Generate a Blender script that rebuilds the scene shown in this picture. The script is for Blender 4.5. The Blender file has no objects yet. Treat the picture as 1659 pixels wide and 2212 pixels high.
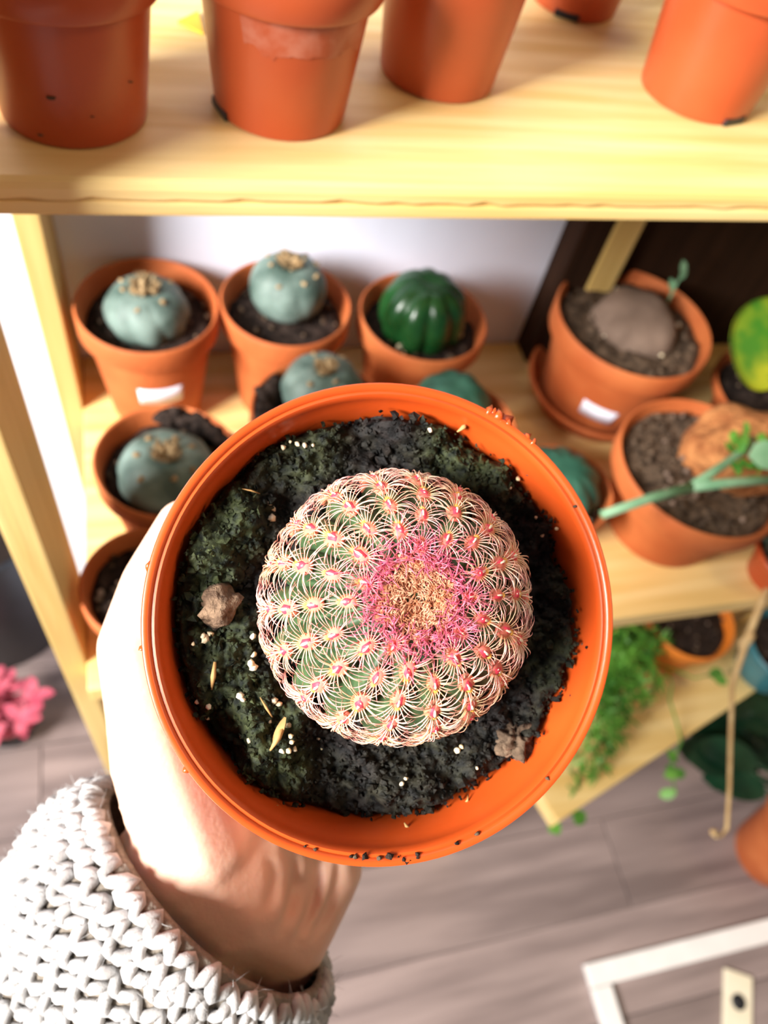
import bpy, bmesh, math, random
import numpy as np
from mathutils import Vector, Matrix, noise
random.seed(7)
SC = bpy.context.scene
COL = SC.collection
PI = math.pi

# ------------------------------------------------------------------ camera
F = 1691.0; CX, CY = 829.5, 1106.0; CAMZ = 1.15
Zc = Vector((.1645, .5543, .8158)).normalized()          # world up seen from the camera
Xc = Vector((.9637, .0863, -.2528)); Xc = (Xc - Zc*Xc.dot(Zc)).normalized()
Yc = Zc.cross(Xc)
RW = Matrix((Xc, Yc, Zc))                                  # camera vector -> world vector
CAMP = Vector((0, 0, CAMZ))
cam_d = bpy.data.cameras.new('camera'); cam = bpy.data.objects.new('camera', cam_d); COL.objects.link(cam)
cam.matrix_world = Matrix.Translation(CAMP) @ RW.to_4x4()
cam_d.sensor_fit = 'VERTICAL'; cam_d.sensor_height = 36; cam_d.sensor_width = 27
cam_d.lens = 36*F/2212
cam_d.clip_start = .01
cam_d.dof.use_dof = True; cam_d.dof.focus_distance = .152; cam_d.dof.aperture_fstop = 14
SC.camera = cam

# ------------------------------------------------------------------ light
w = bpy.data.worlds.new('world'); SC.world = w; w.use_nodes = True
bg = w.node_tree.nodes['Background']; bg.inputs[0].default_value = (.92, .95, 1.0, 1); bg.inputs[1].default_value = .09
def area(name, loc, target, size, power, color):
    d = bpy.data.lights.new(name, 'AREA'); d.shape = 'RECTANGLE'; d.size, d.size_y = size; d.energy = power; d.color = color
    o = bpy.data.objects.new(name, d); COL.objects.link(o); o.location = loc
    o.rotation_euler = (Vector(target)-Vector(loc)).to_track_quat('-Z', 'Y').to_euler(); return o
area('window_light', (-1.35, -.40, 1.74), (.1, .2, .9), (.65, .65), 102, (1.0, .97, .93))
area('ceiling_lamp_light', (1.5, -.6, 2.4), (.3, .2, .7), (.5, .5), 7.5, (1.0, .74, .42))
SC.view_settings.view_transform = 'Standard'; SC.view_settings.look = 'None'
SC.view_settings.exposure = .35; SC.view_settings.gamma = 1; SC.view_settings.use_curve_mapping = False

# ------------------------------------------------------------------ helpers
def cw(v): return CAMP + RW @ Vector(v)
def C(px, py, dep): return cw(((px-CX)/F*dep, (CY-py)/F*dep, -dep))
def ray(px, py): return RW @ Vector(((px-CX)/F, (CY-py)/F, -1))
def onz(px, py, z):
    r = ray(px, py); return CAMP + r*((z-CAMZ)/r.z)
def ony(px, py, y):
    r = ray(px, py); return CAMP + r*(y/r.y)
def onplane(px, py, p, n):
    r = ray(px, py); return CAMP + r*((p-CAMP).dot(n)/r.dot(n))
def depth(p): return -(RW.transposed() @ (p-CAMP)).z
def proj(p):
    c = RW.transposed() @ (p-CAMP); return (CX - c.x/c.z*F, CY + c.y/c.z*F)

MATS = {}
def mat(name, c1, c2=None, rough=.6, scale=30, bump=0, bscale=None, stretch=(1,1,1), spec=.5, detail=4, sss=0, obj_rand=0, ramp=(.35,.65), bdist=.002):
    m = bpy.data.materials.new(name); m.use_nodes = True; nt = m.node_tree; b = nt.nodes['Principled BSDF']
    b.inputs['Roughness'].default_value = rough; b.inputs['Specular IOR Level'].default_value = spec
    b.inputs['Base Color'].default_value = (*c1, 1)
    tc = nt.nodes.new('ShaderNodeTexCoord'); mp = nt.nodes.new('ShaderNodeMapping'); mp.inputs['Scale'].default_value = stretch
    nt.links.new(tc.outputs['Object'], mp.inputs[0])
    vec = mp.outputs[0]
    oi = nt.nodes.new('ShaderNodeObjectInfo')
    if obj_rand:
        ad = nt.nodes.new('ShaderNodeVectorMath'); ad.operation = 'MULTIPLY_ADD'
        ad.inputs[1].default_value = (1,1,1); nt.links.new(vec, ad.inputs[0])
        ml = nt.nodes.new('ShaderNodeVectorMath'); ml.operation = 'SCALE'; ml.inputs[0].default_value = (3.1,5.7,1.3)
        nt.links.new(oi.outputs['Random'], ml.inputs['Scale']); nt.links.new(ml.outputs[0], ad.inputs[2]); vec = ad.outputs[0]
    if c2:
        n = nt.nodes.new('ShaderNodeTexNoise'); n.inputs['Scale'].default_value = scale; n.inputs['Detail'].default_value = detail
        nt.links.new(vec, n.inputs['Vector'])
        r = nt.nodes.new('ShaderNodeValToRGB'); r.color_ramp.elements[0].position, r.color_ramp.elements[1].position = ramp
        r.color_ramp.elements[0].color = (*c1,1); r.color_ramp.elements[1].color = (*c2,1)
        nt.links.new(n.outputs[0], r.inputs[0]); out = r.outputs[0]
        if obj_rand:
            hs = nt.nodes.new('ShaderNodeHueSaturation'); mr = nt.nodes.new('ShaderNodeMapRange')
            mr.inputs[3].default_value = 1-obj_rand; mr.inputs[4].default_value = 1+obj_rand
            nt.links.new(oi.outputs['Random'], mr.inputs[0]); nt.links.new(mr.outputs[0], hs.inputs['Value']); nt.links.new(out, hs.inputs['Color']); out = hs.outputs[0]
        nt.links.new(out, b.inputs['Base Color'])
    if bump:
        n2 = nt.nodes.new('ShaderNodeTexNoise'); n2.inputs['Scale'].default_value = bscale or scale*2; n2.inputs['Detail'].default_value = 5
        nt.links.new(vec, n2.inputs['Vector'])
        bp = nt.nodes.new('ShaderNodeBump'); bp.inputs['Strength'].default_value = bump; bp.inputs['Distance'].default_value = bdist
        nt.links.new(n2.outputs[0], bp.inputs['Height']); nt.links.new(bp.outputs[0], b.inputs['Normal'])
    if sss:
        b.inputs['Subsurface Weight'].default_value = sss; b.inputs['Subsurface Radius'].default_value = (.01,.004,.002); b.inputs['Subsurface Scale'].default_value = .5
    MATS[name] = m; return m
def ramp_mat(name, attr, stops, rough=.5, objcol=0, trans=0):
    """colour along a point attribute, optionally mixed with the object's own colour"""
    m = bpy.data.materials.new(name); m.use_nodes = True; nt = m.node_tree; b = nt.nodes['Principled BSDF']
    b.inputs['Roughness'].default_value = rough
    a = nt.nodes.new('ShaderNodeAttribute'); a.attribute_name = attr
    r = nt.nodes.new('ShaderNodeValToRGB')
    while len(r.color_ramp.elements) < len(stops): r.color_ramp.elements.new(.5)
    for e, (p, c) in zip(r.color_ramp.elements, stops): e.position = p; e.color = (*c, 1)
    nt.links.new(a.outputs['Fac'], r.inputs[0]); out = r.outputs[0]
    if objcol:
        oi = nt.nodes.new('ShaderNodeObjectInfo'); mx = nt.nodes.new('ShaderNodeMix'); mx.data_type = 'RGBA'; mx.blend_type = 'MULTIPLY'
        mx.inputs[0].default_value = objcol
        nt.links.new(out, mx.inputs[6]); nt.links.new(oi.outputs['Color'], mx.inputs[7]); out = mx.outputs[2]
    nt.links.new(out, b.inputs['Base Color'])
    MATS[name] = m; return m

class MB:
    def __init__(s): s.v = []; s.f = []; s.mi = []; s.at = {}
    def add(s, v, f, mi=0, **at):
        o = len(s.v); s.v += [tuple(p) for p in v]; s.f += [tuple(i+o for i in q) for q in f]; s.mi += [mi]*len(f)
        for k in set(s.at) | set(at):
            l = s.at.setdefault(k, [0.0]*o)
            val = at.get(k, 0.0); l += list(val) if hasattr(val, '__len__') else [val]*len(v)
        return s
    def box(s, x0, x1, y0, y1, z0, z1, mi=0, M=None, bev=0):
        bm = bmesh.new(); bmesh.ops.create_cube(bm, size=1)
        for q in bm.verts: q.co = Vector(((x0+x1)/2+q.co.x*(x1-x0), (y0+y1)/2+q.co.y*(y1-y0), (z0+z1)/2+q.co.z*(z1-z0)))
        if bev: bmesh.ops.bevel(bm, geom=bm.edges[:], offset=bev, segments=2, affect='EDGES', profile=.7)
        if M: bm.transform(M)
        bm.verts.index_update()
        s.add([q.co.copy() for q in bm.verts], [[q.index for q in f.verts] for f in bm.faces], mi); bm.free(); return s
    def lathe(s, prof, n=48, M=None, mi=0, cap0=False, cap1=False, rad=None):
        v = []; f = []
        for i, (r, z) in enumerate(prof):
            for j in range(n):
                a = 2*PI*j/n; k = rad(a, i) if rad else 1
                p = Vector((r*k*math.cos(a), r*k*math.sin(a), z)); v.append(M @ p if M else p)
        for i in range(len(prof)-1):
            for j in range(n):
                a, b_ = i*n+j, i*n+(j+1) % n; f.append((a, b_, b_+n, a+n))
        if cap0: f.append(tuple(reversed(range(n))))
        if cap1: f.append(tuple(range((len(prof)-1)*n, len(prof)*n)))
        return s.add(v, f, mi)
    def tube(s, pts, rads, n=6, mi=0, **at):
        pts = [Vector(p) for p in pts]; v = []; f = []; m = len(pts)
        if not hasattr(rads, '__len__'): rads = [rads]*m
        t0 = (pts[1]-pts[0]).normalized(); u = t0.orthogonal().normalized()
        tt = []
        for i, p in enumerate(pts):
            t = (pts[min(i+1, m-1)]-pts[max(i-1, 0)]).normalized()
            u = (u - t*u.dot(t)); u = u.normalized() if u.length > 1e-9 else t.orthogonal().normalized()
            w_ = t.cross(u)
            for j in range(n):
                a = 2*PI*j/n; v.append(p + (u*math.cos(a)+w_*math.sin(a))*rads[i]); tt.append(i/(m-1))
        for i in range(m-1):
            for j in range(n):
                a, b_ = i*n+j, i*n+(j+1) % n; f.append((a, b_, b_+n, a+n))
        f.append(tuple(reversed(range(n)))); f.append(tuple(range((m-1)*n, m*n)))
        if 't' in at: at['t'] = tt
        return s.add(v, f, mi, **at)
    def blob(s, c, r, sub=1, amp=.25, seed=0, mi=0, M=None, fr=1.3, **at):
        bm = bmesh.new(); bmesh.ops.create_icosphere(bm, subdivisions=sub, radius=1)
        c = Vector(c); rr = Vector(r) if hasattr(r, '__len__') else Vector((r, r, r))
        for q in bm.verts:
            k = 1+amp*noise.noise(q.co*fr+Vector((seed*1.7, seed*.9, seed*2.3)))*1.6
            p = Vector((q.co.x*rr.x*k, q.co.y*rr.y*k, q.co.z*rr.z*k)); q.co = (M @ p if M else p) + c
        bm.verts.index_update()
        s.add([q.co.copy() for q in bm.verts], [[q.index for q in f.verts] for f in bm.faces], mi, **at); bm.free(); return s
    def leaf(s, base, d, up, L, W, bend=.2, mi=0, n=5, fold=.1, round_=False, **at):
        base = Vector(base); d = Vector(d).normalized(); up = Vector(up); side = d.cross(up)
        side = side.normalized() if side.length > 1e-6 else d.orthogonal().normalized(); up = side.cross(d).normalized()
        v = []; f = []
        for i in range(n+1):
            t = i/n; wd = W*math.sin(PI*min(1, t*.93+.05))**(.5 if round_ else .8)
            if i == n: wd = W*.03
            c = base + d*(L*t) - up*(bend*L*t*t)
            v += [c - side*wd + up*(fold*wd), c, c + side*wd + up*(fold*wd)]
        for i in range(n):
            a = i*3; f += [(a, a+1, a+4, a+3), (a+1, a+2, a+5, a+4)]
        k = len(v)                               # real thickness: a second skin underneath
        v += [p - up*.0006 for p in v]; f += [tuple(reversed([q+k for q in q4])) for q4 in f]
        return s.add(v, f, mi, **at)
    def mesh(s, name, mats, smooth=True):
        me = bpy.data.meshes.new(name); me.from_pydata(s.v, [], s.f)
        for m in (mats if isinstance(mats, (list, tuple)) else [mats]): me.materials.append(MATS[m] if isinstance(m, str) else m)
        if any(s.mi): me.polygons.foreach_set('material_index', s.mi)
        for k, l in s.at.items():
            a = me.attributes.new(k, 'FLOAT', 'POINT'); l = l + [0.0]*(len(s.v)-len(l)); a.data.foreach_set('value', l)
        if smooth: me.polygons.foreach_set('use_smooth', [True]*len(me.polygons))
        me.update(); return me
    def build(s, name, mats, parent=None, smooth=True, kind=None, label=None, sharp=None):
        me = s.mesh(name, mats, smooth)
        if sharp: me.set_sharp_from_angle(angle=math.radians(sharp))
        return link(name, me, parent, kind, label)
def link(name, me, parent=None, kind=None, label=None):
    o = bpy.data.objects.new(name, me); COL.objects.link(o)
    if parent: o.parent = parent; o.matrix_parent_inverse = parent.matrix_world.inverted()
    if kind: o['kind'] = kind
    if label: o['label'] = label
    return o
def thing(name, label, cat, loc=(0,0,0), group=None):
    o = bpy.data.objects.new(name, None); COL.objects.link(o); o.location = loc; o.empty_display_size = .02
    o.matrix_world = Matrix.Translation(loc)
    return tag(o, label, cat, group)
def tag(o, label, cat, group=None):
    o['label'] = label; o['category'] = cat
    if group: o['group'] = group
    return o
def T(*p): return Matrix.Translation(p)
def frame(o, z, x=None):
    z = Vector(z).normalized(); x = Vector(x) if x else z.orthogonal(); x = (x - z*x.dot(z)).normalized(); y = z.cross(x)
    return Matrix(((x.x,y.x,z.x,o[0]),(x.y,y.y,z.y,o[1]),(x.z,y.z,z.z,o[2]),(0,0,0,1)))

# ------------------------------------------------------------------ materials
mat('wood', (.74,.49,.16), (.90,.68,.31), rough=.5, scale=9, stretch=(.6,9,9), bump=.15, bscale=30, obj_rand=.06)
mat('wood_upright', (.62,.41,.13), (.78,.56,.22), rough=.55, scale=9, stretch=(9,9,.6), bump=.15, bscale=30, obj_rand=.06)
mat('dark_wood', (.018,.007,.003), (.036,.015,.007), rough=.75, spec=.15, scale=8, stretch=(8,8,.7))
mat('white_paint', (.76,.80,.95), (.80,.84,.97), rough=.6, scale=3, bump=.1, bscale=60)
mat('floor_wood', (.165,.122,.115), (.29,.22,.205), rough=.42, scale=5, stretch=(.7,7,1), obj_rand=.16, bump=.1, bscale=40)
mat('clay', (.44,.095,.019), (.53,.145,.037), rough=.75, scale=25, bump=.15, bscale=300)
mat('plastic_terracotta', (.43,.068,.018), (.49,.095,.030), rough=.34, scale=14)
mat('orange_plastic', (.50,.062,.008), (.56,.08,.012), rough=.33, scale=20, bump=.03, bscale=200)
mat('bright_orange', (.78,.20,.02), (.85,.26,.03), rough=.5)
mat('soil_dark', (.010,.007,.006), (.045,.03,.024), rough=.9, scale=220, bump=.8, bscale=500, spec=.12)
mat('soil_gritty', (.035,.022,.014), (.15,.10,.065), rough=.9, spec=.2, scale=160, bump=.8, bscale=300)
mat('lophophora_skin', (.05,.088,.072), (.175,.245,.215), rough=.6, scale=55, sss=.05)
mat('green_cactus_skin', (.004,.036,.007), (.013,.075,.018), rough=.26, scale=50)
mat('bluegreen_cactus_skin', (.012,.06,.038), (.035,.13,.085), rough=.5, scale=60)
mat('wool_tan', (.22,.13,.05), (.42,.30,.16), rough=.9, scale=200)
mat('caudex_grey', (.15,.098,.07), (.29,.20,.15), rough=.85, scale=28, bump=.5, bscale=90)
mat('caudex_orange', (.32,.10,.025), (.62,.26,.085), rough=.85, scale=75, bump=1, bscale=160, bdist=.006)
mat('stem_green', (.15,.34,.18), (.26,.46,.27), rough=.5, scale=60)
mat('leaf_yellow_green', (.06,.24,.015), (.50,.52,.02), rough=.45, scale=26, ramp=(.42,.68))
mat('leaf_dark', (.004,.022,.010), (.012,.05,.022), rough=.3, scale=30)
mat('leaf_fresh', (.05,.20,.02), (.16,.40,.05), rough=.5, scale=40)
mat('leaf_pink', (.40,.045,.09), (.62,.13,.18), rough=.55, scale=40)
mat('dry_stem', (.42,.25,.10), (.60,.42,.2), rough=.8, scale=60)
mat('black_plastic', (.006,.007,.010), (.012,.013,.018), rough=.45)
mat('teal_glaze', (.03,.14,.17), (.05,.2,.24), rough=.3)
mat('cream_glaze', (.75,.66,.48), (.8,.72,.55), rough=.5)
mat('paper', (.82,.84,.95), (.70,.73,.86), rough=.6, scale=120)
mat('metal_white', (.74,.70,.67), (.80,.76,.73), rough=.45)
mat('skin', (.76,.43,.30), (.84,.53,.40), rough=.5, scale=18, bump=.12, bscale=500, sss=.35)
mat('knit_wool', (.30,.285,.275), (.58,.565,.56), rough=.95, scale=120, bump=.35, bscale=2200, bdist=.0006)
mat('knit_gap_shade', (.15,.125,.10), (.24,.20,.16), rough=.95, scale=300, bump=.6, bscale=700)  # darker under-tube: shade between yarn rows and at the cuff, painted in
mat('perlite', (.80,.62,.34), (.92,.84,.66), rough=.8, scale=300, bump=.4, bscale=900)
mat('stone', (.10,.055,.03), (.27,.17,.10), rough=.85, scale=260, bump=.8, bscale=700)
mat('straw', (.34,.17,.05), (.55,.33,.12), rough=.7, scale=200)
mat('sun_patch_yellow', (.85,.50,.03), (.9,.56,.05), rough=.6)  # sunlight put into the colour, for the patch on the top shelf
mat('cactus_flesh', (.035,.075,.03), (.07,.14,.05), rough=.5, scale=200)
mat('apex_wool', (.50,.17,.07), (.80,.40,.25), rough=.9, scale=600)
mat('dark_tip', (.10,.018,.012), (.18,.03,.02), rough=.7)
mat('areole_pink', (.80,.16,.13), (.90,.30,.14), rough=.7, scale=500)
mat('areole_red', (.72,.03,.07), (.85,.07,.10), rough=.6, scale=500)
mat('areole_cream', (.95,.74,.45), (.98,.86,.68), rough=.6, scale=500)
mat('areole_yellow', (.95,.44,.06), (.98,.6,.14), rough=.7, scale=500)
ramp_mat('spine', 't', [(0,(.95,.55,.22)),(.25,(.97,.80,.58)),(.6,(.97,.70,.62)),(1,(.78,.25,.26))], rough=.4, objcol=1)

# ------------------------------------------------------------------ the setting
Z_TOP = CAMZ-.157; Z_TOPU = CAMZ-.170; Z_MID = CAMZ-.4547; Z_LOW = .40; Y_WALL = .4535
Y_TF = .2316; Y_MF = .186
fl = MB().box(-2.2, 2.6, -1.4, 1.6, -.06, -.004).build('floor', 'floor_wood', smooth=False); fl['kind'] = 'structure'
fl['label'] = 'grey brown wood plank floor'
pl_me = {}
rowY = -1.4; i = 0
while rowY < 1.58:
    x = -2.2 - random.random()*.9
    while x < 2.6:
        x1 = min(x+1.05, 2.598); x0 = max(x, -2.198)
        if x1-x0 > .02:
            o = MB().box(x0, x1-.0016, rowY, rowY+.1185, -.006, 0, bev=.0008).build('plank', 'floor_wood', fl, smooth=False)
        x += 1.05
    rowY += .12
wb = MB().box(-.135, 2.6, Y_WALL, Y_WALL+.08, 0, 2.6).build('wall_back', 'white_paint', smooth=False); wb['kind'] = 'structure'
wr = MB().box(-.135, -.055, Y_WALL+.0805, 1.6, 0, 2.6).build('wall_return', 'white_paint', smooth=False); wr['kind'] = 'structure'
wl = MB().box(-2.2, -.1355, 1.6, 1.68, 0, 2.6).build('wall_far', 'white_paint', smooth=False); wl['kind'] = 'structure'

# ------------------------------------------------------------------ shelving unit
sh = thing('wooden_shelf_unit', 'pale pine shelf unit holding the rows of potted plants', 'shelf', (.4, .3, 0))
def board(name, x0, x1, y0, y1, z0, z1, m, rough_edge=0):
    mb = MB(); nx = 160 if rough_edge else 1
    if not rough_edge:
        mb.box(x0, x1, y0, y1, z0, z1, bev=.0012)
    else:
        # a board whose lower front arris is splintered
        v = []; f = []
        for i in range(nx+1):
            x = x0+(x1-x0)*i/nx
            ch = .0008+.0022*max(0, noise.noise(Vector((x*90, 3, 1))))+.001*random.random()
            sec = [(y1,z0),(y1,z1),(y0+.0025,z1),(y0+.0007,z1-.0009),(y0,z1-.003),(y0,z0+ch),(y0+ch*.8,z0)]
            v += [(x,a,b) for a,b in sec]
        k = 7
        for i in range(nx):
            for j in range(k): f.append((i*k+j, i*k+(j+1)%k, (i+1)*k+(j+1)%k, (i+1)*k+j))
        f.append(tuple(range(k))); f.append(tuple(reversed(range(nx*k, nx*k+k))))
        f = [tuple(reversed(q)) for q in f]
        mb.add(v, f)
    return mb.build(name, m, sh, smooth=False)
board('shelf_board', -.085, .99, Y_TF, .3995, Z_TOP-.0075, Z_TOP, 'wood', 1)
board('front_strip', -.085, .99, Y_TF+.0006, Y_TF+.022, Z_TOPU, Z_TOP-.0078, 'wood')
board('shelf_board', -.0598, .99, Y_MF, Y_WALL-.001, Z_MID-.016, Z_MID, 'wood')
for x0, x1 in ((-.0745, -.0602), (.9905, 1.006)):
    board('upright', x0, x1, .203, .252, 0, Z_TOPU-.0005 if x0 > 0 else 1.5, 'wood_upright')
    board('upright', x0, x1, .400, Y_WALL-.0005, 0, 1.5, 'wood_upright')
    for z in (.12, .45):
        board('side_rail', x0+.002, x1-.002, .2525, .3995, z, z+.03, 'wood_upright')
board('back_post', .296, .320, .428, Y_WALL-.0005, Z_MID+.0003, Z_TOPU+.2, 'dark_wood')
board('back_batten', .3205, .342, .4255, Y_WALL-.0005, Z_MID+.0003, Z_TOPU+.2, 'wood_upright')
board('back_panel', .3425, .99, .440, Y_WALL-.0005, Z_MID+.0003, Z_TOPU+.2, 'dark_wood')

# ------------------------------------------------------------------ plants on the shelf
def pot_profile(R, h, rim_h, taper=.66, lip=.0028, step=.0022):
    rb = R*taper
    rs = rb+(R-step*1.4-rb)*(1-rim_h/h)            # body radius under the rim band
    return [(rb*.9, 0), (rb*.985, .0006), (rb, .002), (rs, h-rim_h), (rs+step*.5, h-rim_h), (R-.0012, h-rim_h+.0006), (R-.0004, h-rim_h+.002),
            (R, h-.002), (R-.0008, h-.0004), (R-lip*.5, h), (R-lip+.0006, h-.0004), (R-lip, h-.0016), (rb-lip, .004)], rs
def make_pot(parent, base, R, h, rim_h, m, taper=.66, seg=64, notch=None):
    M = T(*base)
    prof, rs = pot_profile(R, h, rim_h, taper)
    mb = MB().lathe(prof, seg, M, cap0=True, cap1=True)
    o = mb.build('pot', m, parent, sharp=40)
    if notch is not None:
        for a in notch:
            rb = R*taper
            Mn = M @ Matrix.Rotation(a, 4, 'Z')
            MB().box(rb*.93, rb*1.012, -.006, .006, .0004, .0034, M=Mn, bev=.0006).build('drain_slot', 'black_plastic', o, smooth=False)
    return o
def make_soil(parent, base, R, h, z, taper, m, grit=0, seed=0, mound=.0):
    rb = R*taper; r = rb+(R-.003-rb)*((z)/h)-.0012
    mb = MB(); v = []; f = []; nr, na = 12, 48
    for i in range(nr+1):
        for j in range(na):
            a = 2*PI*j/na; q = r*i/nr
            p = Vector((q*math.cos(a), q*math.sin(a), 0))
            p.z = z + .004*noise.fractal(p*60+Vector((seed,seed,0)), 1, 2, 4) + mound*(1-(i/nr)**2) - (.003 if i == nr else 0)
            v.append(p+Vector(base))
    for i in range(nr):
        for j in range(na):
            a, b_ = i*na+j, i*na+(j+1) % na; f.append((a, b_, b_+na, a+na))
    mb.add(v, f)
    so = mb.build('soil', m, parent)
    if grit:
        g = MB(); rnd = random.Random(seed)
        for k in range(grit):
            a = rnd.random()*2*PI; q = r*math.sqrt(rnd.random())*.95; s = rnd.uniform(.0008, .0024)
            g.blob((base[0]+q*math.cos(a), base[1]+q*math.sin(a), base[2]+z+s*.3+.001+mound*.8), s, 1, .3, k)
        g.build('soil_grit', 'soil_gritty', so, kind='stuff')
    return so
def perlite_on(so, base, r, z, n, seed, m='perlite'):
    rnd = random.Random(seed)
    for k in range(n):
        a = rnd.random()*2*PI; q = r*math.sqrt(rnd.random())*.9
        MB().blob((base[0]+q*math.cos(a), base[1]+q*math.sin(a), base[2]+z+.0015), rnd.uniform(.0012,.0024), 1, .3, k).build('perlite', m, so)
def ribbed_body(parent, c, R, H, ribs, m, depthf=.12, twist=0, dip=.12, power=1.0, seed=0, name='cactus_body', bot=-.6):
    mb = MB(); n = ribs*12; prof = []; N = 26
    for i in range(N+1):
        p = -.5*PI*.62 + (PI*.5+.5*PI*.62)*i/N
        prof.append((p, max(.001, math.cos(p)), math.sin(p)))
    v = []; f = []
    for i, (p, cr, s_) in enumerate(prof):
        for j in range(n):
            a = 2*PI*j/n; fade = max(0, min(1, (PI/2-p)*2.2))
            g = abs(math.cos(ribs*(a+twist*p)/2))**.7
            k = 1 - depthf*fade*(1-g) + .03*noise.noise(Vector((math.cos(a), math.sin(a), p))*2+Vector((seed,0,0)))
            r = R*cr*k
            z = H*s_ - dip*H*math.exp(-(cr/.28)**2)
            v.append((c[0]+r*math.cos(a), c[1]+r*math.sin(a), c[2]+z))
    for i in range(N):
        for j in range(n):
            a, b_ = i*n+j, i*n+(j+1) % n; f.append((a, b_, b_+n, a+n))
    f.append(tuple(range(N*n, N*n+n)))
    mb.add(v, f)
    return mb.build(name, m, parent)
def tufts(parent, c, R, H, ribs, seed, centre=.3, k=7, m='wool_tan'):
    rnd = random.Random(seed)
    mb = MB()
    for i in range(26):
        a = rnd.random()*2*PI; q = R*centre*math.sqrt(rnd.random())
        mb.blob((c[0]+q*math.cos(a), c[1]+q*math.sin(a), c[2]+H*.9+rnd.uniform(-.001,.002)), R*rnd.uniform(.05,.10), 1, .5, i+seed)
    for i in range(90):
        a = rnd.random()*2*PI; q = R*centre*math.sqrt(rnd.random())
        p = Vector((c[0]+q*math.cos(a), c[1]+q*math.sin(a), c[2]+H*.9)); d = Vector((math.cos(a)*.7, math.sin(a)*.7, 1))*R*.16
        mb.tube([p, p+d*.6, p+d+Vector((rnd.uniform(-1,1),rnd.uniform(-1,1),0))*R*.05], [.0005,.0004,.0001], 3)
    mb.build('wool_crown', m, parent)
    for i in range(k):
        a = 2*PI*(i+rnd.random()*.5)/k; ph = rnd.uniform(.75, 1.15)
        q = R*math.cos(ph)*1.0; p = (c[0]+q*math.cos(a), c[1]+q*math.sin(a), c[2]+H*math.sin(ph)*.97)
        t = MB()
        for e in range(3): t.blob((p[0]+rnd.uniform(-.001,.001), p[1]+rnd.uniform(-.001,.001), p[2]), R*rnd.uniform(.04,.07), 1, .5, e+i)
        t.build('wool_tuft', m, parent)
def sticker(parent, base, R, h, taper, rim_h, ang, half, z0, z1, m='paper', tilt=0):
    prof, rs = pot_profile(R, h, rim_h, taper); rb = R*taper; mb = MB(); v = []; f = []; n = 12
    for i in range(n+1):
        a = ang-half+2*half*i/n
        for z in (z0, z1):
            zz = z+tilt*(i/n-.5)
            r = rb+(rs-rb)*(zz-.002)/(h-rim_h-.002)+.0005
            for e in (0, -.0004):
                v.append((base[0]+(r+e)*math.cos(a), base[1]+(r+e)*math.sin(a), base[2]+zz))
    for i in range(n):
        a = i*4; b_ = a+4
        f += [(a, b_, b_+2, a+2), (a+1, a+3, b_+3, b_+1), (a+2, b_+2, b_+3, a+3), (a, a+1, b_+1, b_)]
    f += [(0,2,3,1), (n*4, n*4+1, n*4+3, n*4+2)]
    mb.add(v, f); return mb.build('price_sticker', m, parent, label='white paper sticker')
def shelf_pot(name, label, cat, rpx, rpy, wpx, h, m='clay', taper=.68, rimf=.2, zs=Z_MID, group=None, soil='soil_dark', fill=.86, grit=40, seed=1, up=0):
    z = zs+h+up; p = onz(rpx, rpy, z); R = wpx*depth(p)/F/2
    base = Vector((p.x, p.y, zs+up))
    t = thing(name, label, cat, base, group)
    pot = make_pot(t, base, R, h, h*rimf, m, taper)
    so = make_soil(t, base, R, h, h*fill, taper, soil, grit, seed)
    return t, base, R, pot, so
G = 'small cacti in terracotta pots on the middle shelf'
# back row
t, b, R, pot, so = shelf_pot('potted_lophophora', 'blue-green button cactus in pot with white sticker, back left corner of shelf', 'potted cactus', 318, 655, 307, .093, group=G, seed=11)
p = onz(314, 640, b.z+.100); ribbed_body(t, (p.x,p.y,b.z+.088), .0270, .021, 8, 'lophophora_skin', .07, .3, .25, seed=1); tufts(t, (p.x,p.y,b.z+.088), .027, .0215, 8, 3, .30, 6)
sticker(t, b, R, .093, .68, .0186, -PI/2+.10, .40, .036, .052)
t, b, R, pot, so = shelf_pot('potted_lophophora', 'grey-green button cactus raised in terracotta pot, second in back row', 'potted cactus', 619, 649, 285, .093, group=G, seed=12)
p = onz(624, 595, b.z+.108); ribbed_body(t, (p.x,p.y,b.z+.098), .0262, .022, 7, 'lophophora_skin', .05, .2, .22, seed=5); tufts(t, (p.x,p.y,b.z+.098), .0262, .0225, 7, 4, .28, 8)
t, b, R, pot, so = shelf_pot('potted_ribbed_cactus', 'glossy dark green ribbed globe cactus, right end of back row', 'potted cactus', 916, 680, 284, .088, group=G, seed=13)
p = onz(922, 645, b.z+.103); ribbed_body(t, (p.x,p.y,b.z+.090), .0315, .030, 9, 'green_cactus_skin', .16, .05, .12, seed=6)
perlite_on(so, b, R*.8, .076, 7, 5)
# second row
t, b, R, pot, so = shelf_pot('potted_lophophora', 'blue-green button cactus with pale crown, half hidden behind held pot rim', 'potted cactus', 692, 886, 302, .085, group=G, seed=14)
p = onz(700, 815, b.z+.093); ribbed_body(t, (p.x,p.y,b.z+.082), .0265, .021, 8, 'lophophora_skin', .07, .3, .25, seed=7); tufts(t, (p.x,p.y,b.z+.082), .0265, .0215, 8, 6, .2, 4)
for k in range(9):
    a = 2.3+k*.16; MB().blob((b.x+R*.83*math.cos(a), b.y+R*.83*math.sin(a), b.z+.080), .006, 2, .6, k).build('soil_clod', 'soil_dark', so)
t, b, R, pot, so = shelf_pot('potted_ribbed_cactus', 'green ribbed cactus peeking over the top of the held pot', 'potted cactus', 990, 915, 270, .075, group=G, seed=15)
p = onz(985, 850, b.z+.088); ribbed_body(t, (p.x,p.y,b.z+.074), .0265, .024, 8, 'bluegreen_cactus_skin', .14, .05, .1, seed=8)
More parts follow.
